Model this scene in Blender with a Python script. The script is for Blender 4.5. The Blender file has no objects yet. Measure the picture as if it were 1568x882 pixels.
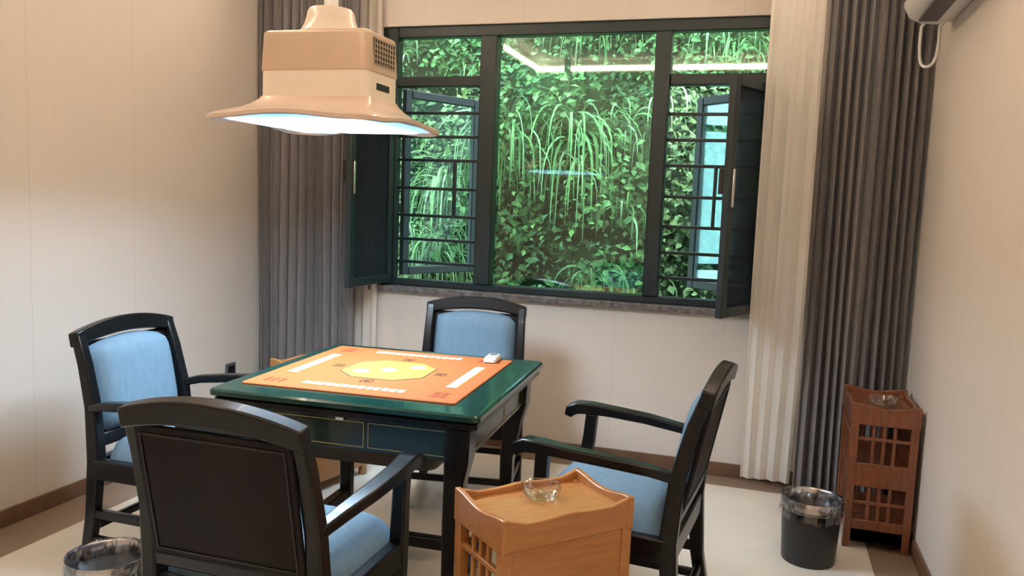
import bpy, bmesh, math, random
import numpy as np
from mathutils import Vector, Matrix
random.seed(4); rng=np.random.default_rng(7)
sc=bpy.context.scene
COL=sc.collection
sc.view_settings.view_transform='Standard'
sc.view_settings.look='None'
sc.view_settings.exposure=0.05

# ------------------------------------------------------------ materials
def M(name,col,rough=.5,metal=0,var=.08,scale=8,bump=0,stretch=(1,1,1),coat=0,spec=.5,emit=0,ecol=None,sheen=0):
    m=bpy.data.materials.new(name); m.use_nodes=True
    nt=m.node_tree; b=nt.nodes['Principled BSDF']
    tc=nt.nodes.new('ShaderNodeTexCoord'); mp=nt.nodes.new('ShaderNodeMapping'); mp.inputs['Scale'].default_value=stretch
    nz=nt.nodes.new('ShaderNodeTexNoise'); nz.inputs['Scale'].default_value=scale; nz.inputs['Detail'].default_value=4
    nt.links.new(tc.outputs['Object'],mp.inputs['Vector']); nt.links.new(mp.outputs['Vector'],nz.inputs['Vector'])
    cr=nt.nodes.new('ShaderNodeValToRGB')
    cr.color_ramp.elements[0].position=.3; cr.color_ramp.elements[1].position=.7
    cr.color_ramp.elements[0].color=[min(1,c*(1-var)) for c in col]+[1]
    cr.color_ramp.elements[1].color=[min(1,c*(1+var)) for c in col]+[1]
    nt.links.new(nz.outputs['Fac'],cr.inputs['Fac']); nt.links.new(cr.outputs['Color'],b.inputs['Base Color'])
    b.inputs['Roughness'].default_value=rough; b.inputs['Metallic'].default_value=metal
    b.inputs['Coat Weight'].default_value=coat; b.inputs['Specular IOR Level'].default_value=spec
    if sheen: b.inputs['Sheen Weight'].default_value=sheen
    if bump:
        bp=nt.nodes.new('ShaderNodeBump'); bp.inputs['Strength'].default_value=bump; bp.inputs['Distance'].default_value=.002
        nt.links.new(nz.outputs['Fac'],bp.inputs['Height']); nt.links.new(bp.outputs['Normal'],b.inputs['Normal'])
    if emit:
        b.inputs['Emission Color'].default_value=list(ecol or col)+[1]; b.inputs['Emission Strength'].default_value=emit
    return m

def wall_mat(name,axis,off):
    m=M(name,(.70,.645,.59),.8,var=.012,scale=90,bump=.05,stretch=(1,1,.15))
    nt=m.node_tree; b=nt.nodes['Principled BSDF']
    tc=nt.nodes.new('ShaderNodeTexCoord'); sp=nt.nodes.new('ShaderNodeSeparateXYZ'); nt.links.new(tc.outputs['Object'],sp.inputs[0])
    def mt(op,a,v):
        n=nt.nodes.new('ShaderNodeMath'); n.operation=op; nt.links.new(a,n.inputs[0]); n.inputs[1].default_value=v; return n.outputs[0]
    x=mt('SUBTRACT',sp.outputs[axis],off); x=mt('DIVIDE',x,.6); x=mt('ADD',x,40); x=mt('FRACT',x,0); x=mt('LESS_THAN',x,.005)
    mx=nt.nodes.new('ShaderNodeMixRGB'); mx.blend_type='MULTIPLY'
    src=b.inputs['Base Color'].links[0].from_socket
    nt.links.new(src,mx.inputs[1]); mx.inputs[2].default_value=(.86,.83,.8,1); nt.links.new(x,mx.inputs[0]); nt.links.new(mx.outputs[0],b.inputs['Base Color'])
    return m

def floor_mat():
    m=M('floor_tile',(.80,.76,.68),.30,var=.05,scale=3)
    nt=m.node_tree; b=nt.nodes['Principled BSDF']
    tc=nt.nodes.new('ShaderNodeTexCoord'); sp=nt.nodes.new('ShaderNodeSeparateXYZ'); nt.links.new(tc.outputs['Object'],sp.inputs[0])
    def mt(op,a,v):
        n=nt.nodes.new('ShaderNodeMath'); n.operation=op; nt.links.new(a,n.inputs[0])
        if isinstance(v,(int,float)): n.inputs[1].default_value=v
        else: nt.links.new(v,n.inputs[1])
        return n.outputs[0]
    inside=mt('MULTIPLY',mt('GREATER_THAN',sp.outputs[0],-2.76),mt('LESS_THAN',sp.outputs[0],.517))
    inside=mt('MULTIPLY',inside,mt('LESS_THAN',sp.outputs[1],4.31)); inside=mt('MULTIPLY',inside,mt('GREATER_THAN',sp.outputs[1],-.45))
    mx=nt.nodes.new('ShaderNodeMixRGB'); src=b.inputs['Base Color'].links[0].from_socket
    nt.links.new(inside,mx.inputs[0]); mx.inputs[1].default_value=(.27,.20,.15,1); nt.links.new(src,mx.inputs[2])
    gx=mt('LESS_THAN',mt('FRACT',mt('ADD',mt('DIVIDE',sp.outputs[0],.819),20.37),0),.004)
    gy=mt('LESS_THAN',mt('FRACT',mt('ADD',mt('DIVIDE',sp.outputs[1],.8),20.61),0),.004)
    g=mt('MAXIMUM',gx,gy)
    m2=nt.nodes.new('ShaderNodeMixRGB'); m2.blend_type='MULTIPLY'; nt.links.new(g,m2.inputs[0]); nt.links.new(mx.outputs[0],m2.inputs[1]); m2.inputs[2].default_value=(.88,.86,.83,1)
    nt.links.new(m2.outputs[0],b.inputs['Base Color'])
    return m

def wood(name,c1,c2,rough=.3,coat=.4,axis=(1,1,1)):
    m=bpy.data.materials.new(name); m.use_nodes=True; nt=m.node_tree; b=nt.nodes['Principled BSDF']
    tc=nt.nodes.new('ShaderNodeTexCoord'); mp=nt.nodes.new('ShaderNodeMapping'); mp.inputs['Scale'].default_value=axis
    w=nt.nodes.new('ShaderNodeTexNoise'); w.inputs['Scale'].default_value=14; w.inputs['Detail'].default_value=8; w.inputs['Distortion'].default_value=.15
    nt.links.new(tc.outputs['Object'],mp.inputs[0]); nt.links.new(mp.outputs[0],w.inputs['Vector'])
    cr=nt.nodes.new('ShaderNodeValToRGB'); cr.color_ramp.elements[0].position=.3; cr.color_ramp.elements[1].position=.7
    cr.color_ramp.elements[0].color=list(c1)+[1]; cr.color_ramp.elements[1].color=list(c2)+[1]
    nt.links.new(w.outputs['Fac'],cr.inputs[0]); nt.links.new(cr.outputs[0],b.inputs['Base Color'])
    b.inputs['Roughness'].default_value=rough; b.inputs['Coat Weight'].default_value=coat; b.inputs['Coat Roughness'].default_value=.15
    return m

def glass_mat(name,tint,extra=.03,mult=1.6):
    m=bpy.data.materials.new(name); m.use_nodes=True; nt=m.node_tree
    for n in list(nt.nodes): nt.nodes.remove(n)
    o=nt.nodes.new('ShaderNodeOutputMaterial'); t=nt.nodes.new('ShaderNodeBsdfTransparent'); t.inputs[0].default_value=list(tint)+[1]
    g=nt.nodes.new('ShaderNodeBsdfGlossy'); g.inputs['Roughness'].default_value=.01; g.inputs['Color'].default_value=(1,1,1,1)
    f=nt.nodes.new('ShaderNodeFresnel'); f.inputs[0].default_value=1.5
    a=nt.nodes.new('ShaderNodeMath'); a.operation='MULTIPLY_ADD'; nt.links.new(f.outputs[0],a.inputs[0]); a.inputs[1].default_value=mult; a.inputs[2].default_value=extra; a.use_clamp=True
    mx=nt.nodes.new('ShaderNodeMixShader'); nt.links.new(a.outputs[0],mx.inputs[0]); nt.links.new(t.outputs[0],mx.inputs[1]); nt.links.new(g.outputs[0],mx.inputs[2]); nt.links.new(mx.outputs[0],o.inputs[0])
    return m

def cloth(name,col,transl=.0,transp=0,var=.1,scale=90,rough=.85):
    m=bpy.data.materials.new(name); m.use_nodes=True; nt=m.node_tree
    b=nt.nodes['Principled BSDF']; b.inputs['Roughness'].default_value=rough; b.inputs['Specular IOR Level'].default_value=.2
    tc=nt.nodes.new('ShaderNodeTexCoord'); mp=nt.nodes.new('ShaderNodeMapping'); mp.inputs['Scale'].default_value=(1,1,.15)
    nz=nt.nodes.new('ShaderNodeTexNoise'); nz.inputs['Scale'].default_value=scale
    nt.links.new(tc.outputs['Object'],mp.inputs[0]); nt.links.new(mp.outputs[0],nz.inputs['Vector'])
    cr=nt.nodes.new('ShaderNodeValToRGB'); cr.color_ramp.elements[0].position=.3; cr.color_ramp.elements[1].position=.7
    cr.color_ramp.elements[0].color=[c*(1-var) for c in col]+[1]; cr.color_ramp.elements[1].color=[min(1,c*(1+var)) for c in col]+[1]
    nt.links.new(nz.outputs['Fac'],cr.inputs[0]); nt.links.new(cr.outputs[0],b.inputs['Base Color'])
    out=nt.nodes['Material Output']; last=b.outputs[0]
    if transl:
        t=nt.nodes.new('ShaderNodeBsdfTranslucent'); t.inputs[0].default_value=list(col)+[1]
        mx=nt.nodes.new('ShaderNodeMixShader'); mx.inputs[0].default_value=transl; nt.links.new(last,mx.inputs[1]); nt.links.new(t.outputs[0],mx.inputs[2]); last=mx.outputs[0]
    if transp:
        t=nt.nodes.new('ShaderNodeBsdfTransparent')
        mx=nt.nodes.new('ShaderNodeMixShader'); mx.inputs[0].default_value=transp; nt.links.new(last,mx.inputs[1]); nt.links.new(t.outputs[0],mx.inputs[2]); last=mx.outputs[0]
    nt.links.new(last,out.inputs[0]); return m

# ------------------------------------------------------------ geometry builder
class B:
    def __init__(s): s.v=[]; s.f=[]; s.T=Matrix.Identity(4)
    def add(s,vs,fs):
        o=len(s.v); s.v+= [tuple(s.T@Vector(p)) for p in vs]; s.f+=[tuple(i+o for i in f) for f in fs]
    def box(s,x0,x1,y0,y1,z0,z1,rz=0):
        vs=[(x,y,z) for z in(z0,z1) for y in(y0,y1) for x in(x0,x1)]
        if rz:
            cx,cy=(x0+x1)/2,(y0+y1)/2; c,n=math.cos(rz),math.sin(rz)
            vs=[(cx+(x-cx)*c-(y-cy)*n,cy+(x-cx)*n+(y-cy)*c,z) for x,y,z in vs]
        s.add(vs,[(0,2,3,1),(4,5,7,6),(0,1,5,4),(2,6,7,3),(0,4,6,2),(1,3,7,5)])
    def loft(s,rings,cap=True,closed=True):
        n=len(rings[0]); vs=[p for r in rings for p in r]; fs=[]
        for i in range(len(rings)-1):
            for j in range(n if closed else n-1):
                k=(j+1)%n; fs.append((i*n+j,i*n+k,(i+1)*n+k,(i+1)*n+j))
        if cap: fs.append(tuple(range(n-1,-1,-1))); fs.append(tuple((len(rings)-1)*n+j for j in range(n)))
        s.add(vs,fs)
    def lathe(s,prof,c=(0,0,0),n=32,cap=True):
        s.loft([[(c[0]+r*math.cos(2*math.pi*j/n),c[1]+r*math.sin(2*math.pi*j/n),c[2]+z) for j in range(n)] for r,z in prof],cap)
    def sweep(s,pts,w,h,up=(0,0,1),rnd=False,n=10):
        P=[Vector(p) for p in pts]; rings=[]; up=Vector(up)
        for i,p in enumerate(P):
            t=(P[min(i+1,len(P)-1)]-P[max(i-1,0)]).normalized()
            sd=t.cross(up)
            if sd.length<1e-4: sd=t.cross(Vector((0,1,0)))
            sd.normalize(); u=sd.cross(t).normalized()
            ww=w[i] if isinstance(w,(list,tuple)) else w; hh=h[i] if isinstance(h,(list,tuple)) else h
            if rnd: rings.append([tuple(p+sd*math.cos(a)*ww/2+u*math.sin(a)*hh/2) for a in [2*math.pi*k/n for k in range(n)]])
            else: rings.append([tuple(p+sd*a*ww/2+u*b*hh/2) for a,b in((-1,-1),(1,-1),(1,1),(-1,1))])
        s.loft(rings)
    def prism(s,poly,y0,y1):  # poly in xz
        n=len(poly); vs=[(x,y0,z) for x,z in poly]+[(x,y1,z) for x,z in poly]
        s.add(vs,[tuple(range(n)),tuple(range(2*n-1,n-1,-1))]+[(i,i+n,(i+1)%n+n,(i+1)%n) for i in range(n)])
    def obj(s,name,mat,parent=None,bevel=0,smooth=False,subsurf=0,seg=2,angle=35,sharp=40,wn=False):
        me=bpy.data.meshes.new(name); me.from_pydata(s.v,[],s.f); 
        bm=bmesh.new(); bm.from_mesh(me); bmesh.ops.recalc_face_normals(bm,faces=bm.faces); bm.to_mesh(me); bm.free()
        me.materials.append(mat)
        o=bpy.data.objects.new(name,me); COL.objects.link(o)
        if parent: o.parent=parent
        if bevel:
            md=o.modifiers.new('b','BEVEL'); md.width=bevel; md.segments=seg; md.limit_method='ANGLE'; md.angle_limit=math.radians(angle)
        if smooth or bevel:
            for p in me.polygons: p.use_smooth=True
            try: me.set_sharp_from_angle(angle=math.radians(sharp))
            except Exception: pass
        if wn:
            md=o.modifiers.new('wn','WEIGHTED_NORMAL'); md.keep_sharp=True; md.weight=100
        return o
def rr(hx,hy,r,z,n=6,cx=0,cy=0,arch=0):
    pts=[]
    sides=((1,1,0),(-1,1,90),(-1,-1,180),(1,-1,270))
    for q,(sx,sy,a0) in enumerate(sides):
        for k in range(n+1):
            a=math.radians(a0+90*k/n); pts.append((cx+sx*(hx-r)+r*math.cos(a),cy+sy*(hy-r)+r*math.sin(a),z))
        if arch:   # extra points along the straight edge, lifted in the middle
            nx_,ny_,_=sides[(q+1)%4]; a1=math.radians(a0+90)
            p0=(cx+sx*(hx-r)+r*math.cos(a1),cy+sy*(hy-r)+r*math.sin(a1)); p1=(cx+nx_*(hx-r)+r*math.cos(a1),cy+ny_*(hy-r)+r*math.sin(a1))
            for k in range(1,10):
                t=k/10; pts.append((p0[0]+(p1[0]-p0[0])*t,p0[1]+(p1[1]-p0[1])*t,z+max(0,arch)*math.sin(math.pi*t)**1.3))
    return pts
def E(name,loc=(0,0,0),rz=0):
    e=bpy.data.objects.new(name,None); e.location=loc; e.rotation_euler=(0,0,rz); e.empty_display_size=.1; COL.objects.link(e); return e
def qbox(name,d,mat,parent=None,bevel=0,rz=0):
    b=B(); b.box(*d,rz=rz); return b.obj(name,mat,parent,bevel)

# ------------------------------------------------------------ material set
m_wx=wall_mat('wall_fabric_x',0,-.785); m_wy=wall_mat('wall_fabric_y',1,.28)
m_floor=floor_mat()
m_ceil=M('ceiling_paint',(.84,.80,.75),.8,var=.02)
m_base=M('baseboard_brown',(.16,.085,.05),.4,var=.15)
m_black=M('black_lacquer_wood',(.006,.006,.007),.28,var=.3,scale=6,coat=.08,spec=.28,stretch=(1,1,.2))
m_panel=M('dark_brown_veneer',(.009,.006,.006),.5,var=.3,scale=10,stretch=(1,1,.1),spec=.15)
m_blue=cloth('blue_upholstery',(.150,.235,.310),var=.07,scale=60)
m_frame=M('window_frame_dark',(.012,.026,.030),.35,var=.15)
m_stone=M('sill_marble',(.15,.14,.14),.25,var=.5,scale=30)
m_glass=glass_mat('tinted_window_glass',(.74,.93,.84),.015,1.1)
m_glass2=glass_mat('blue_sash_glass',(.62,.80,.82),.0,.5)
m_glass3=glass_mat('clear_sash_glass',(.80,.92,.90),.0,.08)
m_screen=cloth('insect_screen',(.016,.026,.036),transp=.15,var=.1)
m_drape=cloth('grey_drape_fabric',(.238,.226,.230),transl=.06,rough=.7)
m_sheer=cloth('sheer_white_fabric',(.95,.91,.85),transl=.35,transp=.03,var=.02)
m_green=M('green_lacquer',(.006,.042,.032),.14,var=.1,coat=.35)
m_dgreen=M('dark_green_panel',(.003,.018,.014),.25,var=.1,coat=.2)
m_gold=M('gold_line',(.6,.42,.15),.35,metal=.5)
m_orange=M('orange_felt',(.385,.108,.022),.9,var=.08,scale=120,bump=.3)
m_yellow=M('print_yellow',(.50,.27,.045),.85,var=.05)
m_white=M('print_white',(.58,.58,.54),.6,var=.03)
m_red=M('print_red',(.34,.03,.012),.85)
m_ink=M('print_ink',(.05,.05,.03),.8)
m_wood=wood('honey_wood',(.36,.150,.042),(.47,.21,.068),axis=(.6,5,5))
m_wood2=wood('reddish_wood',(.15,.045,.018),(.23,.075,.030),axis=(5,5,.6))
m_lampA=M('lamp_champagne',(.80,.70,.59),.28,metal=0,var=.02,coat=.3)
m_lampB=M('lamp_gold_tan',(.54,.40,.29),.3,metal=.1,var=.02,coat=.3)
m_lampC=M('lamp_rose_brim',(.66,.51,.41),.28,metal=.05,var=.02,coat=.3)
m_led=M('led_panel_cool',(.8,.9,1),.5,emit=4,ecol=(.45,.78,1))
m_ledglow=M('led_glow_blue',(.7,.85,1),.5,emit=1.1,ecol=(.22,.58,1))  # blue glow around the LEDs, put into the plate as mild emission
m_cove=M('cove_led_warm',(1,.8,.6),.5,emit=26,ecol=(1,.79,.59))
m_blk=M('black_plastic',(.012,.012,.013),.4,var=.1)
m_chrome=M('brushed_steel',(.8,.79,.77),.22,metal=1,var=.05)
m_ac=M('white_plastic',(.82,.82,.80),.35,var=.01)
m_grey=M('grey_plastic',(.10,.10,.11),.5)
m_cg=glass_mat('crystal_glass',(.94,.95,.94),.03,.55)
m_bag=glass_mat('plastic_bag_film',(.90,.90,.92),.05,1.0)
m_soil=M('dark_earth',(.03,.05,.022),.95,var=.6,scale=3)

# ------------------------------------------------------------ room
XL,XR,YB,YF,ZC=-3.007,.705,4.48,-.63,3.0
qbox('floor',(XL-.2,XR+.2,YF-.2,YB+.2,-.1,0),m_floor)
qbox('wall_left',(XL-.2,XL,YF-.2,YB+.2,0,3.25),m_wy)
qbox('wall_right',(XR,XR+.2,YF-.2,YB+.2,0,3.25),m_wy)
qbox('wall_front',(XL,XR,YF-.2,YF,0,3.25),m_wx)
b=B(); wx0,wx1,wz0,wz1=-2.27,.10,.925,2.47
b.box(XL,XR,YB,YB+.2,0,wz0-.03); b.box(XL,XR,YB,YB+.2,wz1,3.25); b.box(XL,wx0,YB,YB+.2,wz0-.03,wz1); b.box(wx1,XR,YB,YB+.2,wz0-.03,wz1)
b.obj('wall_back',m_wx)
b=B(); tx0,tx1,ty0,ty1=-2.70,.40,-.33,4.12
b.box(XL,XR,YF,YB,3.14,3.25)
b.box(XL,tx0,YF,YB,ZC,3.14); b.box(tx1,XR,YF,YB,ZC,3.14); b.box(tx0,tx1,YF,ty0,ZC,3.14); b.box(tx0,tx1,ty1,YB,ZC,3.14)
b.obj('ceiling',m_ceil)
b=B(); e=.012
b.box(tx0,tx0+e,ty0,ty1,3.02,3.075); b.box(tx1-e,tx1,ty0,ty1,3.02,3.075); b.box(tx0+e,tx1-e,ty0,ty0+e,3.02,3.075); b.box(tx0+e,tx1-e,ty1-e,ty1,3.02,3.075)
b.obj('cove_light_strip',m_cove)
qbox('baseboard_left',(XL,XL+.012,YF,YB,0,.075),m_base,bevel=.003)
qbox('baseboard_right',(XR-.012,XR,YF,YB,0,.075),m_base,bevel=.003)
qbox('baseboard_back',(XL+.012,XR-.012,YB-.012,YB,0,.075),m_base,bevel=.003)
qbox('baseboard_front',(XL+.012,XR-.012,YF,YF+.012,0,.075),m_base,bevel=.003)
qbox('trim_window_sill',(wx0-.05,wx1+.05,YB-.05,YB+.2,wz0-.035,wz0),m_stone,bevel=.005)

# ------------------------------------------------------------ window
W=E('window_1'); y0,y1=4.50,4.57
b=B()
b.box(wx0,-2.17,y0,y1,wz0,wz1); b.box(.02,wx1,y0,y1,wz0,wz1)
b.box(-2.17,.02,y0,y1,2.405,wz1); b.box(-2.17,.02,y0,y1,wz0,.965)
b.box(-1.64,-1.54,y0-.02,y1,.965,2.405); b.box(-.635,-.55,y0-.02,y1,.965,2.405)
b.box(-2.17,-1.64,y0,y1,2.12,2.18); b.box(-.55,.02,y0,y1,2.12,2.18)
b.obj('frame',m_frame,W,bevel=.006)
b=B(); b.box(-1.54,-.635,4.54,4.544,.965,2.405); b.box(-2.17,-1.64,4.54,4.544,2.18,2.405); b.box(-.55,.02,4.54,4.544,2.18,2.405)
b.obj('glass',m_glass,W)
b=B(); bars=[1.07,1.21,1.355,1.52,1.69,1.83,1.97]
for x0,x1 in((-2.17,-1.64),(-.55,.02)):
    for z in bars: b.box(x0,x1,4.535,4.553,z-.009,z+.009)
xa=-1.80; b.box(xa-.009,xa+.009,4.53,4.557,1.355,1.69)
xa=-.28; b.box(xa-.009,xa+.009,4.53,4.557,1.355,1.69)
b.obj('security_bars',m_frame,W,bevel=.003)
def sash(name,hinge,end,z0,z1,mat,th=.035,fw=.05,hand=True):
    h=Vector(hinge); e_=Vector(end); L=(e_-h).length; ang=math.atan2(e_.y-h.y,e_.x-h.x)
    p=E(name,(h.x,h.y,0),ang); p.parent=W
    b=B(); b.box(0,fw,-th/2,th/2,z0,z1); b.box(L-fw,L,-th/2,th/2,z0,z1); b.box(fw,L-fw,-th/2,th/2,z0,z0+fw); b.box(fw,L-fw,-th/2,th/2,z1-fw,z1)
    b.obj('sash_frame',m_frame,p,bevel=.005)
    b=B(); b.box(fw,L-fw,-.003,.003,z0+fw,z1-fw); b.obj('sash_pane',mat,p)
    if hand:
        b=B(); zc=1.56
        for s_ in(-1,1):
            b.box(L-fw*.7,L-fw*.35,min(s_*th/2,s_*(th/2+.010)),max(s_*th/2,s_*(th/2+.010)),zc-.09,zc+.09)
        b.obj('sash_handle',m_chrome,p,bevel=.003)
        b=B(); b.box(L-fw*.65,L-fw*.4,-th/2-.035,-th/2-.012,zc-.03,zc+.09); b.obj('handle_lever',m_blk,p,bevel=.003)
sash('inner_sash',(-2.185,4.475),(-2.205,3.985),.945,2.10,m_screen)
sash('inner_sash',(.06,4.44),(-.19,3.90),.945,2.085,m_screen)
sash('outer_sash',(-2.17,4.60),(-1.88,5.14),.98,2.12,m_glass3,hand=False)
sash('outer_sash',(.02,4.60),(-.43,5.02),.98,2.12,m_glass2,hand=False)

# ------------------------------------------------------------ curtains
def curtain(name,x0,x1,Y,z0,z1,npl,A,mat,seed=0,thick=.003,Yb=None):
    r=random.Random(seed); nx=int(npl*14); nz=24
    ph=[r.uniform(-.5,.5) for _ in range(int(npl)+3)]
    vs=[];fs=[]
    for k in range(nz+1):
        t=k/nz; z=z0+(z1-z0)*t
        Yc=Y if Yb is None else Yb+(Y-Yb)*min(1,t/.35)
        for i in range(nx+1):
            u=i/nx; q=u*npl; a=int(q); w=ph[a]*(1-(q-a))+ph[a+1]*(q-a)
            am=A*(1+.25*math.sin(3*u*npl*.37+seed))*(1.05-.25*t)
            y=Yc+am*math.sin(2*math.pi*q+w*1.3+.25*math.sin(2.2*t+seed+a*.6))+.006*math.sin(5*t+9*u+seed)
            x=x0+(x1-x0)*u+.004*math.sin(4*math.pi*q)+.008*math.sin(2.5*t+q+seed)*(1-t)
            vs.append((x,y,z))
    for k in range(nz):
        for i in range(nx): a=k*(nx+1)+i; fs.append((a,a+1,a+nx+2,a+nx+1))
    b=B(); b.v=vs; b.f=fs; o=b.obj(name,mat,None,smooth=True)
    if thick:
        md=o.modifiers.new('t','SOLIDIFY'); md.thickness=thick; md.offset=0
    return o
curtain('drape_curtain',-2.985,-2.33,4.30,.03,2.97,11,.028,m_drape,1)
curtain('sheer_curtain',-2.55,-2.25,4.43,.04,2.97,5,.016,m_sheer,2,thick=0)
curtain('drape_curtain',.225,.685,4.27,.03,2.97,11,.032,m_drape,5)
curtain('sheer_curtain',-.045,.200,4.14,.04,2.97,4,.013,m_sheer,3,thick=0,Yb=4.38)
qbox('curtain_track',(XL+.02,XR-.02,4.10,4.45,2.972,2.999),m_ac,bevel=.003)

# ------------------------------------------------------------ chairs
def chair(loc,rz,sc_=1.0):
    p=E('armchair',loc,rz); p.scale=(sc_,sc_,sc_)
    b=B()
    for s_ in(-1,1):
        b.sweep([(s_*.245,-.30,0),(s_*.248,-.262,.2),(s_*.245,-.245,.42),(s_*.240,-.262,.62),(s_*.236,-.30,.78),(s_*.234,-.338,.895)],[.042,.042,.045,.042,.04,.038],[.04,.045,.055,.048,.042,.036],up=(0,1,0))
        b.sweep([(s_*.25,.19,0),(s_*.25,.185,.2),(s_*.252,.18,.42),(s_*.262,.165,.56),(s_*.268,.16,.645)],[.036,.04,.045,.042,.042],[.036,.04,.05,.042,.042],up=(0,1,0))
        b.sweep([(s_*.240,-.275,.615),(s_*.262,-.18,.638),(s_*.276,-.05,.652),(s_*.278,.08,.660),(s_*.274,.16,.665),(s_*.270,.215,.663),(s_*.268,.243,.650),(s_*.268,.250,.628)],[.036,.042,.05,.055,.058,.06,.06,.055],[.030,.032,.034,.036,.04,.044,.044,.03])
        b.box(s_*.25-.014,s_*.25+.014,-.27,.19,.20,.235); b.box(s_*.25-.012,s_*.25+.012,-.28,.19,.10,.13)
        b.box(s_*.25-.02,s_*.25+.02,-.24,.19,.355,.43)
    b.box(-.25,.25,.165,.20,.355,.43); b.box(-.25,.25,-.27,-.235,.355,.43)
    b.box(-.25,.25,.172,.196,.14,.17); b.box(-.25,.25,-.285,-.262,.14,.17)
    b.obj('frame',m_black,p,bevel=.006)
    th=math.atan2(.09,.46); T=Matrix.Translation((0,-.245,.42))@Matrix.Rotation(th,4,'X')
    b=B(); b.T=T
    n=14; R=.256
    poly=[(R*(1-2*i/n),.484+.040*(1-(1-2*i/n)**2)) for i in range(n+1)]
    low=[(-R+2*R*i/n,.430+.030*(1-(-1+2*i/n)**2)) for i in range(n+1)]
    b.prism(poly+low,-.024,.020)
    b.box(-.225,.225,-.016,.016,.045,.095)
    b.obj('top_rail',m_black,p,bevel=.006,angle=50)
    b=B(); b.T=T; b.box(-.222,.222,-.016,-.004,.08,.445); b.obj('back_panel',m_panel,p,bevel=.003)
    b=B(); b.T=T
    b.box(-.20,.20,-.019,-.016,.100,.106); b.box(-.20,.20,-.019,-.016,.420,.426); b.box(-.206,-.20,-.019,-.016,.100,.426); b.box(.20,.206,-.019,-.016,.100,.426)
    b.obj('panel_moulding',m_black,p,bevel=.001)
    def cushion(name,hx,h0,h1,d0,d1,T,arch=0,vert=True):
        nx,ny=14,14; vs=[];fs=[]
        def pt(i,j,side):
            u=-1+2*i/nx; v=-1+2*j/ny
            uu=u*math.sqrt(1-.07*v*v*abs(v)); vv=v*math.sqrt(1-.07*u*u*abs(u))
            bul=max(0,(1-abs(u)**6)*(1-abs(v)**6))**.5
            x=hx*uu; z=(h0+h1)/2+(h1-h0)/2*vv+arch*(1-u*u)*(v+1)/2
            d=d0+(d1-d0)*(bul*side)
            return (x,d,z) if vert else (x,z,d)
        for side in(0,1):
            for j in range(ny+1):
                for i in range(nx+1): vs.append(pt(i,j,side))
        o=(nx+1)*(ny+1)
        for j in range(ny):
            for i in range(nx):
                a=j*(nx+1)+i; fs.append((a,a+1,a+nx+2,a+nx+1)); fs.append((o+a,o+a+nx+1,o+a+nx+2,o+a+1))
        b=B(); b.T=T; b.add(vs,fs)
        ob=b.obj(name,m_blue,p,smooth=True,sharp=70)
    cushion('back_cushion',.207,.09,.428,-.004,.060,T,arch=.024)
    cushion('seat_cushion',.236,-.235,.215,.425,.515,Matrix.Identity(4),vert=False)
    return p
chair((-1.242,1.940,0),math.radians(0),1.02)
chair((-2.105,2.61,0),math.radians(-90),1.01)
chair((-.45,2.71,0),math.radians(85),1.02)
chair((-1.355,3.60,0),math.radians(180+10),1.025)

# ------------------------------------------------------------ mahjong table
T=E('mahjong_table',(-1.332,2.794,0),.054); h=.4872
b=B(); b.loft([rr(h-.012,h-.012,.02,.752),rr(h,h,.024,.757),rr(h,h,.024,.772),rr(h-.006,h-.006,.02,.779),rr(h-.02,h-.02,.015,.780)]); b.obj('table_top',m_green,T,smooth=True,wn=True)
b=B(); b.loft([rr(h-.03,h-.03,.02,.722),rr(h-.012,h-.012,.02,.728),rr(h-.012,h-.012,.02,.745),rr(h-.02,h-.02,.02,.752)]); b.obj('edge_moulding',m_black,T,smooth=True,wn=True)
a_=.425
b=B(); b.box(-a_,a_,-a_,a_,.60,.724); b.obj('apron',m_dgreen,T,bevel=.006)
b=B()
for k in range(4):
    b.T=Matrix.Rotation(k*math.pi/2,4,'Z'); y=-a_-.001; q=.0022
    for x0,x1 in((-.36,.07),(.085,.36)):
        b.box(x0,x1,y-.0015,y,.700,.700+q); b.box(x0,x1,y-.0015,y,.616,.616+q); b.box(x0,x0+q,y-.0015,y,.616+q,.70); b.box(x1-q,x1,y-.0015,y,.616+q,.70)
b.obj('gold_inlay',m_gold,T)
b=B()
for k in range(4):
    b.T=Matrix.Rotation(k*math.pi/2,4,'Z')
    b.box(-.03,.0,-a_-.012,-a_,.703,.715)
b.obj('drawer_pull',m_chrome,T,bevel=.002)
b=B()
for sx in(-1,1):
    for sy in(-1,1):
        c=a_-.025
        b.sweep([(sx*(c-.01),sy*(c-.01),0),(sx*(c-.03),sy*(c-.03),.12),(sx*(c-.03),sy*(c-.03),.38),(sx*(c-.012),sy*(c-.012),.54),(sx*c,sy*c,.61),(sx*(c+.004),sy*(c+.004),.722)],[.055,.05,.055,.07,.085,.085],[.055,.05,.055,.07,.085,.085],up=(0,1,0))
b.box(-.36,.36,-.02,.02,.10,.15); b.box(-.40,-.35,-.37,.37,.11,.15); b.box(.35,.40,-.37,.37,.11,.15)
b.obj('legs',m_black,T,bevel=.008)
b=B(); b.loft([rr(.26,.26,.05,.50),rr(.34,.34,.05,.60)]); b.obj('machine_housing',m_blk,T,smooth=True)
mt_=E('playing_mat',(-1.362,2.810,.780),.060); hm=.398
b=B(); b.loft([rr(hm,hm,.012,.0),rr(hm,hm,.012,.004),rr(hm-.003,hm-.003,.012,.006)]); b.obj('felt',m_orange,mt_)
z=.0062
b=B(); g=B(); r_=B(); ink=B()
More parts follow.
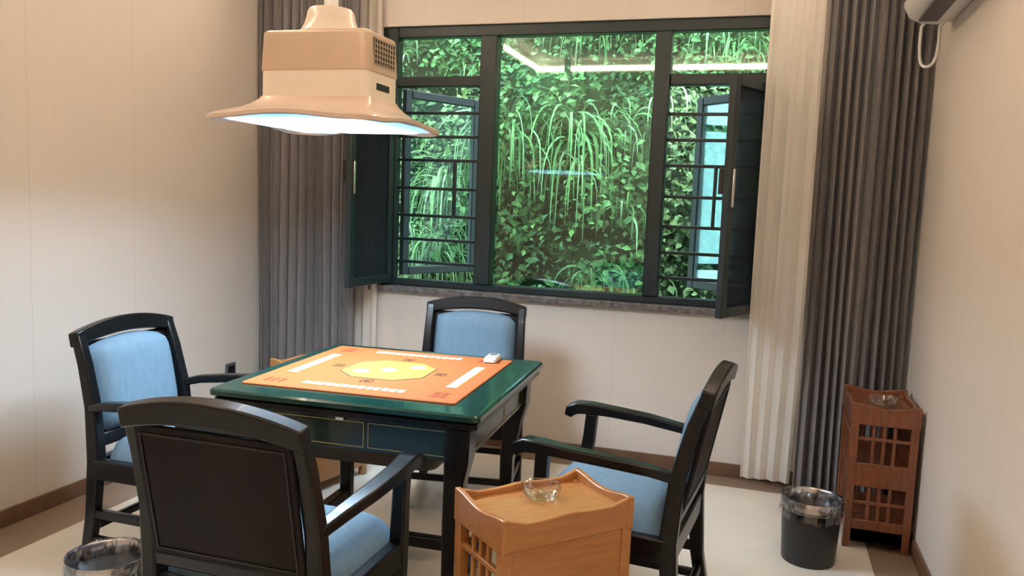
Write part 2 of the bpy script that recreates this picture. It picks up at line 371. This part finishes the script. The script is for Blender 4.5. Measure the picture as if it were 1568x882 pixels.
for k in range(4):
    R_=Matrix.Rotation(k*math.pi/2,4,'Z')
    for q in(b,g,r_,ink): q.T=R_
    for i in range(13):
        x=-.195+i*.030; b.box(x,x+.0235,-.335,-.297,z+.0012,z+.0022)
        g.box(x-.0015,x+.025,-.340,-.295,z,z+.001)
    for i in range(3):
        x=-.338+i*.028
        r_.box(x,x+.004,-.345,-.285,z,z+.0008); r_.box(x-.008,x+.012,-.335,-.331,z,z+.0009); r_.box(x-.008,x+.012,-.305,-.301,z,z+.0009)
    ink.box(-.022,.022,-.232,-.229,z,z+.001); ink.box(-.022,.022,-.195,-.192,z,z+.001); ink.box(-.022,-.019,-.229,-.195,z,z+.001); ink.box(.019,.022,-.229,-.195,z,z+.001); ink.box(-.010,.010,-.216,-.208,z,z+.001); ink.box(-.002,.002,-.226,-.198,z,z+.001)
b.obj('printed_tiles',m_white,mt_); g.obj('tile_borders',m_yellow,mt_); r_.obj('corner_prints',m_red,mt_); ink.obj('seat_labels',m_ink,mt_)
def octa(R,c): return [(R,c),(c,R),(-c,R),(-R,c),(-R,-c),(-c,-R),(c,-R),(R,-c)]
b=B(); b.loft([[(x,y,z) for x,y in octa(.168,.085)],[(x,y,z+.0008) for x,y in octa(.168,.085)]]); b.obj('octagon_border',m_ink,mt_)
b=B(); b.loft([[(x,y,z) for x,y in octa(.164,.083)],[(x,y,z+.0012) for x,y in octa(.164,.083)]]); b.obj('octagon_field',m_yellow,mt_)
b=B()
for x,y in((-.09,-.06),(.0,.0),(.09,.08)): b.lathe([(.032,z+.001),(.030,z+.002)],c=(x,y,0),n=20)
b.obj('octagon_emblems',m_white,mt_)
b=B()
for x,y in((-.09,-.06),(.0,.0),(.09,.08)):
    for k in range(4): b.box(x-.016+(k%2)*.02,x-.006+(k%2)*.02,y-.014+(k//2)*.018,y-.006+(k//2)*.018,z+.002,z+.0026)
b.obj('emblem_ink',m_ink,mt_)
rm=E('remote_control',(-1.063,3.175,.7866),.12)
b=B(); b.loft([rr(.024,.052,.01,0),rr(.027,.058,.012,.004),rr(.027,.058,.012,.016),rr(.022,.052,.01,.022)]); b.obj('body',m_ac,rm,smooth=True)
b=B(); b.box(-.016,.016,.01,.042,.022,.0235); b.obj('screen',m_grey,rm,bevel=.001)
b=B()
for i in range(3):
    for j in range(2): b.lathe([(.0035,.022),(.003,.0235)],c=(-.011+i*.011,-.012-j*.014,0),n=10)
b.obj('buttons',m_blue,rm)

# ------------------------------------------------------------ lamp
Lp=E('mahjong_table_lamp',(-1.588,2.72,0),.0); A_=.017
b=B(); b.loft([rr(.315,.315,.095,1.719,arch=A_),rr(.326,.326,.10,1.715,arch=A_),rr(.331,.331,.10,1.704,arch=A_),rr(.338,.338,.105,1.708,arch=A_),rr(.340,.340,.105,1.720,arch=A_),rr(.325,.322,.10,1.731,arch=.013),rr(.295,.275,.09,1.745,arch=.008),rr(.262,.222,.07,1.760,arch=.003),rr(.240,.180,.05,1.778,arch=1e-6),rr(.228,.148,.04,1.795,arch=1e-6),rr(.224,.136,.035,1.806,arch=1e-6)],cap=True); b.obj('brim',m_lampC,Lp,smooth=True)
b=B(); b.loft([rr(.222,.134,.034,1.800),rr(.218,.131,.032,1.815),rr(.217,.130,.030,1.900)]); b.obj('lower_body',m_lampA,Lp,smooth=True,sharp=25,wn=True)
b=B(); b.loft([rr(.220,.133,.03,1.899),rr(.220,.133,.03,1.905),rr(.214,.129,.030,2.028),rr(.211,.126,.028,2.037),rr(.204,.119,.024,2.041),rr(.14,.10,.02,2.042)]); b.obj('upper_body',m_lampB,Lp,smooth=True,sharp=18,wn=True)
b=B(); b.lathe([(.118,2.040),(.118,2.048),(.108,2.056),(.098,2.075),(.090,2.10),(.085,2.125),(.078,2.135),(.030,2.139)],n=36); b.obj('dome_cap',m_lampA,Lp,smooth=True)
b=B(); b.lathe([(.026,2.13),(.026,3.139)],n=24); b.lathe([(.07,3.10),(.075,3.139)],n=24); b.obj('hanging_pole',m_ac,Lp,smooth=True)
b=B(); b.box(.2150,.2190,-.075,.095,1.925,2.018); b.box(.2155,.2190,-.05,.05,1.838,1.862); b.obj('vent_recess',m_blk,Lp)
b=B()
for i in range(9): y=-.075+i*.0205; b.box(.2180,.2210,y,y+.004,1.925,2.018)
for i in range(6): zz=1.925+i*.0178; b.box(.2180,.2210,-.075,.095,zz,zz+.0035)
b.obj('vent_grille',m_lampB,Lp)
b=B(); b.loft([rr(.30,.30,.09,1.7145),rr(.314,.314,.095,1.7165),rr(.314,.314,.095,1.7205)]); b.obj('underside_glow_plate',m_ledglow,Lp,smooth=True)  # plain underside plate, its glow added to imitate LED spill
b=B(); panels=((-.185,-.10,.085,.17),(.085,.0,.165,.275),(-.185,.185,.085,.09))
for cx,cy,hx,hy_ in panels:
    b.loft([rr(hx-.008,hy_-.008,.025,1.7085,cx=cx,cy=cy),rr(hx,hy_,.03,1.7110,cx=cx,cy=cy),rr(hx,hy_,.03,1.7150,cx=cx,cy=cy)])
b.obj('led_panels',m_led,Lp)
for cx,cy,hx,hy_ in panels:
    al=bpy.data.lights.new('led_light','AREA'); al.shape='RECTANGLE'; al.size=2*hx-.02; al.size_y=2*hy_-.02; al.spread=math.radians(160)
    al.color=(.58,.79,1); al.energy=38*(hx*hy_)/(.085*.17+.165*.275+.085*.09)
    ao=bpy.data.objects.new('led_light',al); COL.objects.link(ao); ao.parent=Lp; ao.location=(cx,cy,1.7075)

# ------------------------------------------------------------ side tables
def side_table(loc,rz,mat,L=.42,Wd=.27,shelf_style=False):
    p=E('side_table',loc,rz); H=.65; x=L/2; y=Wd/2
    b=B()
    for sx in(-1,1):
        for sy in(-1,1):
            b.box(sx*x-.016*(1+sx),sx*x+.016*(1-sx),sy*y-.016*(1+sy),sy*y+.016*(1-sy),0,H-.03)
    b.obj('posts',mat,p,bevel=.003)
    b=B(); b.box(-x+.004,x-.004,-y+.004,y-.004,.598,.615); b.box(-x+.01,x-.01,-y+.01,y-.01,.325,.340); b.box(-x+.01,x-.01,-y+.01,y-.01,.075,.09)
    b.obj('shelves',mat,p,bevel=.002)
    b=B(); n=16
    for sx in(-1,1):
        b.T=Matrix.Translation((sx*(x-.007),0,0))@Matrix.Rotation(math.pi/2,4,'Z')
        top=[(-y-.004+(Wd+.008)*i/n) for i in range(n+1)]
        poly=[(q,.648-.016*math.cos(math.pi*q/Wd)**2) for q in top]
        b.prism([(y+.004,.555),(-y-.004,.555)]+poly,-.009,.009)
        b.T=Matrix.Identity(4)
    for sy in(-1,1):
        top=[(-x+L*i/24) for i in range(25)]
        poly=[(q,.646-.016*min(1,max(0,(1-(abs(q)/x))*3.2))**1.5+.006*math.exp(-(q/.05)**2)) for q in top]
        b.T=Matrix.Translation((0,sy*(y-.007),0)); b.prism([(x,.56),(-x,.56)]+poly,-.008,.008)
    b.obj('tray_rails',mat,p,bevel=.003,angle=50)
    b=B()
    b.box(-x+.03,x-.03,-y+.006,-y+.016,.05,.57); b.obj('side_panel',mat,p,bevel=.002)
    b=B()
    for sx in(-1,1):
        xx=sx*(x-.014)
        for q in(-.042,.0,.042): b.box(xx-.006,xx+.006,q-.007,q+.007,.09,.56)
        b.box(xx-.008,xx+.008,-y+.02,y-.02,.485,.500)
    for q in(-.12,-.04,.04,.12): b.box(q-.007,q+.007,y-.02,y-.008,.09,.56)
    b.box(-x+.02,x-.02,y-.022,y-.006,.485,.505)
    for sx in(-1,1):
        xx=sx*(x-.012); b.box(xx-.009,xx+.009,-y+.02,y-.02,.03,.09)
        b.box(xx-.009,xx+.009,-y+.02,y-.02,.28 if shelf_style else .315,.385 if shelf_style else .345)
        if shelf_style: b.box(xx-.009,xx+.009,-y+.02,y-.02,.03,.13); b.box(xx-.006,xx+.006,-y+.02,y-.02,.20,.215)
    b.box(-x+.02,x-.02,y-.02,y-.004,.03,.075)
    b.obj('slats',mat,p,bevel=.002)
    return p
side_table((-.543,2.125,0),math.radians(48),m_wood)
side_table((-2.10,3.55,0),math.radians(78),m_wood)
side_table((.548,3.92,0),math.radians(90),m_wood2,L=.40,shelf_style=True)
def ashtray(loc):
    p=E('glass_ashtray',loc); b=B(); n=32
    def ring(r,z,w=0): return [((r+w*math.cos(8*2*math.pi*j/n))*math.cos(2*math.pi*j/n),(r+w*math.cos(8*2*math.pi*j/n))*math.sin(2*math.pi*j/n),z) for j in range(n)]
    b.loft([ring(.040,0),ring(.050,.010,.002),ring(.058,.034,.003),ring(.055,.037,.002),ring(.050,.034,.002),ring(.040,.010),ring(.02,.008)])
    b.obj('bowl',m_cg,p,smooth=False)
ashtray((-.565,2.17,.6155)); ashtray((.555,3.90,.6155))

# ------------------------------------------------------------ bins
def bin_(loc):
    p=E('trash_bin',loc); b=B()
    b.lathe([(.106,0),(.108,.006),(.119,.225),(.119,.226)],n=40); b.obj('body',m_blk,p,smooth=True)
    b=B(); b.lathe([(.1195,.225),(.1215,.229),(.1225,.268),(.120,.273),(.116,.268),(.115,.235),(.10,.06)],n=40,cap=False); b.obj('steel_rim',m_chrome,p,smooth=True)
    r=random.Random(3); b=B(); n=48; rings=[]
    for q,(rad,zz,j) in enumerate([(.129,.195,.005),(.127,.245,.003),(.1255,.277,.001),(.117,.275,.002),(.108,.24,.010),(.09,.17,.014),(.06,.12,.014),(.02,.10,.01)]):
        rings.append([((rad+r.uniform(-j,j))*math.cos(2*math.pi*k/n),(rad+r.uniform(-j,j))*math.sin(2*math.pi*k/n),zz+r.uniform(-j,j)*1.2) for k in range(n)])
    b.loft(rings,cap=False); b.obj('bin_liner',m_bag,p)
bin_((.262,3.52,0)); bin_((-1.957,2.004,0))

# ------------------------------------------------------------ air conditioner, hose, socket
A=E('air_conditioner'); 
prof=[(.703,2.30),(.64,2.285),(.575,2.292),(.53,2.315),(.508,2.36),(.500,2.44),(.505,2.53),(.53,2.565),(.703,2.57)]
b=B(); b.loft([[(x,3.10,z) for x,z in prof],[(x,3.95,z) for x,z in prof]]); b.obj('case',m_ac,A,bevel=.006,angle=60)
b=B(); b.T=Matrix.Translation((.60,0,2.281)); b.box(-.045,.03,3.2,3.86,.0,.008); b.obj('outlet_louver',m_grey,A)
b=B(); b.box(.497,.503,3.12,3.93,2.375,2.379); b.obj('panel_seam',m_grey,A)
b=B(); pts=[]
for i in range(25):
    t=i/24; an=math.pi*(1+t)
    pts.append((.625+.036*math.cos(an),3.99+.03*math.sin(2*an),2.185+.07*math.sin(an)+ .10*abs(2*t-1)**3))
pts=[(.60,3.93,2.30)]+pts+[(.69,3.94,2.32)]
b.sweep(pts,.013,.013,up=(0,1,0),rnd=True); b.obj('drain_hose',m_ac,A,smooth=True)
S=E('wall_socket'); qbox('plate',(XL,XL+.010,3.99,4.08,.345,.435),m_grey,S,bevel=.003); qbox('face',(XL+.010,XL+.012,4.005,4.065,.36,.42),m_blk,S,bevel=.001)

# ------------------------------------------------------------ outside
HILL=E('overgrown_hillside')
def hy(x,z):
    return 6.15+.30*(z-.5)+.22*np.sin(1.3*x+.5*z)+.15*np.sin(2.9*z+1.1*x)+.09*np.sin(4.7*x-2.3*z)
gx=np.linspace(-9,5,110); gz=np.linspace(-1.5,7.5,80)
b=B(); vs=[];fs=[]
for z_ in gz:
    for x_ in gx: vs.append((x_,float(hy(x_,z_))+random.uniform(-.04,.04),z_))
nx=len(gx)
for k in range(len(gz)-1):
    for i in range(nx-1): a=k*nx+i; fs.append((a,a+1,a+nx+1,a+nx))
b.v=vs;b.f=fs; b.obj('slope',m_soil,HILL,smooth=True)
qbox('ground_outside',(-9,5,4.75,7.2,-1.6,-1.4),m_soil,HILL)
def leaf_mat():
    m=bpy.data.materials.new('leaf_green'); m.use_nodes=True; nt=m.node_tree; b=nt.nodes['Principled BSDF']
    at=nt.nodes.new('ShaderNodeAttribute'); at.attribute_name='leafcol'
    nt.links.new(at.outputs['Color'],b.inputs['Base Color']); b.inputs['Roughness'].default_value=.55; b.inputs['Specular IOR Level'].default_value=.3
    t=nt.nodes.new('ShaderNodeBsdfTranslucent'); nt.links.new(at.outputs['Color'],t.inputs[0])
    mx=nt.nodes.new('ShaderNodeMixShader'); mx.inputs[0].default_value=.2; nt.links.new(b.outputs[0],mx.inputs[1]); nt.links.new(t.outputs[0],mx.inputs[2])
    nt.links.new(mx.outputs[0],nt.nodes['Material Output'].inputs[0]); return m
m_leaf=leaf_mat()
def mesh_np(name,V,F,C,smooth=True):
    me=bpy.data.meshes.new(name); me.from_pydata(V.tolist(),[],F.tolist()); ca=me.color_attributes.new('leafcol','FLOAT_COLOR','POINT')
    ca.data.foreach_set('color',np.concatenate([C,np.ones((len(C),1))],1).astype(np.float32).ravel())
    me.materials.append(m_leaf); o=bpy.data.objects.new(name,me); COL.objects.link(o); o.parent=HILL; return o
NC=5200; cx=rng.uniform(-6.0,2.2,NC); cz=rng.uniform(-.8,4.8,NC); per=22
keep=rng.uniform(0,1,NC)<(.68+.32*np.sin(2.1*cx+1.7*np.sin(1.9*cz))*np.cos(1.6*cz+cx)); cx=cx[keep]; cz=cz[keep]; NC=len(cx)
cout=rng.uniform(.03,.42,NC); csz=rng.uniform(.035,.080,NC); cb=rng.uniform(.45,1.4,NC); chue=rng.uniform(0,1,NC)
ii=np.repeat(np.arange(NC),per); n=len(ii)
lx=cx[ii]+rng.normal(0,.12,n); lz=cz[ii]+rng.normal(0,.11,n); off=np.clip(cout[ii]+rng.normal(0,.07,n),.0,.6); ly=hy(lx,lz)-off
base=np.stack([lx,ly,lz],1)
nrm=np.stack([rng.normal(0,.5,n),-.75+rng.normal(0,.3,n),.65+rng.normal(0,.4,n)],1); nrm/=np.linalg.norm(nrm,axis=1)[:,None]
d=np.stack([rng.normal(0,1,n),rng.normal(-.3,.5,n),rng.normal(-.5,.7,n)],1); d-=nrm*(d*nrm).sum(1)[:,None]; d/=np.linalg.norm(d,axis=1)[:,None]
s_=np.cross(d,nrm); sz=(csz[ii]*rng.uniform(.7,1.3,n))[:,None]; wd=rng.uniform(.28,.42,n)[:,None]
V=np.stack([base,base+d*sz*.45+s_*sz*wd+nrm*sz*.1,base+d*sz-nrm*sz*.12,base+d*sz*.45-s_*sz*wd+nrm*sz*.1],1).reshape(-1,3)
q=np.arange(n)*4; F=np.concatenate([np.stack([q,q+1,q+2],1),np.stack([q,q+2,q+3],1)])
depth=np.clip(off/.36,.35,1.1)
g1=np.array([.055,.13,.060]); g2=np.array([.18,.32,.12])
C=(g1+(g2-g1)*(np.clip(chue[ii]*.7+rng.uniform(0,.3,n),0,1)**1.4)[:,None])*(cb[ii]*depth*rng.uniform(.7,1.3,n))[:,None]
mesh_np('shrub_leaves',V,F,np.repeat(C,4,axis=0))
def grass(name,clumps):
    Vs=[];Fs=[];Cs=[];o=0
    for (x,z,nb,Ln) in clumps:
        y=float(hy(np.array(x),np.array(z)))-.30
        for k in range(nb):
            a=rng.uniform(-math.pi,0); L=Ln*rng.uniform(.55,1.15); w=rng.uniform(.007,.014)
            hd=np.array([math.cos(a)*.85,min(.1,math.sin(a))*.45,0]); p=np.array([x+rng.normal(0,.05),y+rng.normal(0,.03),z+rng.normal(0,.05)])
            el=rng.uniform(.5,1.4); dr=rng.uniform(2.4,3.8); seg=10; side=np.array([-hd[1],hd[0],0]); 
            side/=max(1e-6,np.linalg.norm(side)); side=side*.7+np.array([rng.normal(0,.5),0,rng.normal(0,.35)])
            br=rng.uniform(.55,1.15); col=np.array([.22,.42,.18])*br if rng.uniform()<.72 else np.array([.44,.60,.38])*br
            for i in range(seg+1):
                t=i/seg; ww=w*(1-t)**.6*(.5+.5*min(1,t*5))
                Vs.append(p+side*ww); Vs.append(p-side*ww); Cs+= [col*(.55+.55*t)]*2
                e_=max(-1.5,el-dr*t*1.1); p=p+(hd*math.cos(e_)+np.array([0,0,math.sin(e_)]))*L/seg
            for i in range(seg): a0=o+2*i; Fs.append((a0,a0+1,a0+3,a0+2))
            o+=2*(seg+1)
    mesh_np(name,np.array(Vs),np.array(Fs),np.array(Cs))
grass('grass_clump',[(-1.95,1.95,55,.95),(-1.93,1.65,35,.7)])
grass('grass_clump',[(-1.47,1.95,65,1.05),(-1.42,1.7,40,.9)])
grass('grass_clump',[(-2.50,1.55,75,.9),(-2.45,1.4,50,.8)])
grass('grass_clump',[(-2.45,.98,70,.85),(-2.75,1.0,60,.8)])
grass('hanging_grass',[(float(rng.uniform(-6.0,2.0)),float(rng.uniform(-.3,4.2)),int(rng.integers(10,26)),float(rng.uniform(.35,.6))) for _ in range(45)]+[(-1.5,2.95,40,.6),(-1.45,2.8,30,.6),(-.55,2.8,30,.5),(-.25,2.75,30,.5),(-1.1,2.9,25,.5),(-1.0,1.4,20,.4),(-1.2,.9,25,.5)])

# ------------------------------------------------------------ lights / world
w=bpy.data.worlds.new('overcast'); sc.world=w; w.use_nodes=True; nt=w.node_tree; bg=nt.nodes['Background']
tc=nt.nodes.new('ShaderNodeTexCoord'); sp=nt.nodes.new('ShaderNodeSeparateXYZ'); nt.links.new(tc.outputs['Generated'],sp.inputs[0])
cr=nt.nodes.new('ShaderNodeValToRGB'); cr.color_ramp.elements[0].position=.3; cr.color_ramp.elements[0].color=(.30,.38,.40,1); cr.color_ramp.elements[1].position=.9; cr.color_ramp.elements[1].color=(.82,.94,1,1)
nt.links.new(sp.outputs[2],cr.inputs[0]); nt.links.new(cr.outputs[0],bg.inputs[0]); bg.inputs[1].default_value=10.5
sl=bpy.data.lights.new('sun','SUN'); sl.energy=8.5; sl.angle=math.radians(20); sl.color=(1,1,.96); so=bpy.data.objects.new('sun',sl); COL.objects.link(so)
so.rotation_euler=Vector((-.25,-.6,.9)).to_track_quat('Z','Y').to_euler()

# ------------------------------------------------------------ camera
cam=bpy.data.cameras.new('camera'); cam.lens=1510.25*36/1920; cam.sensor_width=36; cam.clip_start=.05
co=bpy.data.objects.new('camera',cam); COL.objects.link(co)
Rv=Vector((.95293,.30076,.03818)); Uv=Vector((-.06767,.08822,.99379)); Fv=Vector((-.29552,.94961,-.10441))
mw=Matrix.Identity(4)
for i in range(3): mw[i][0]=Rv[i]; mw[i][1]=Uv[i]; mw[i][2]=-Fv[i]
mw.translation=Vector((0,0,1.45)); co.matrix_world=mw; sc.camera=co
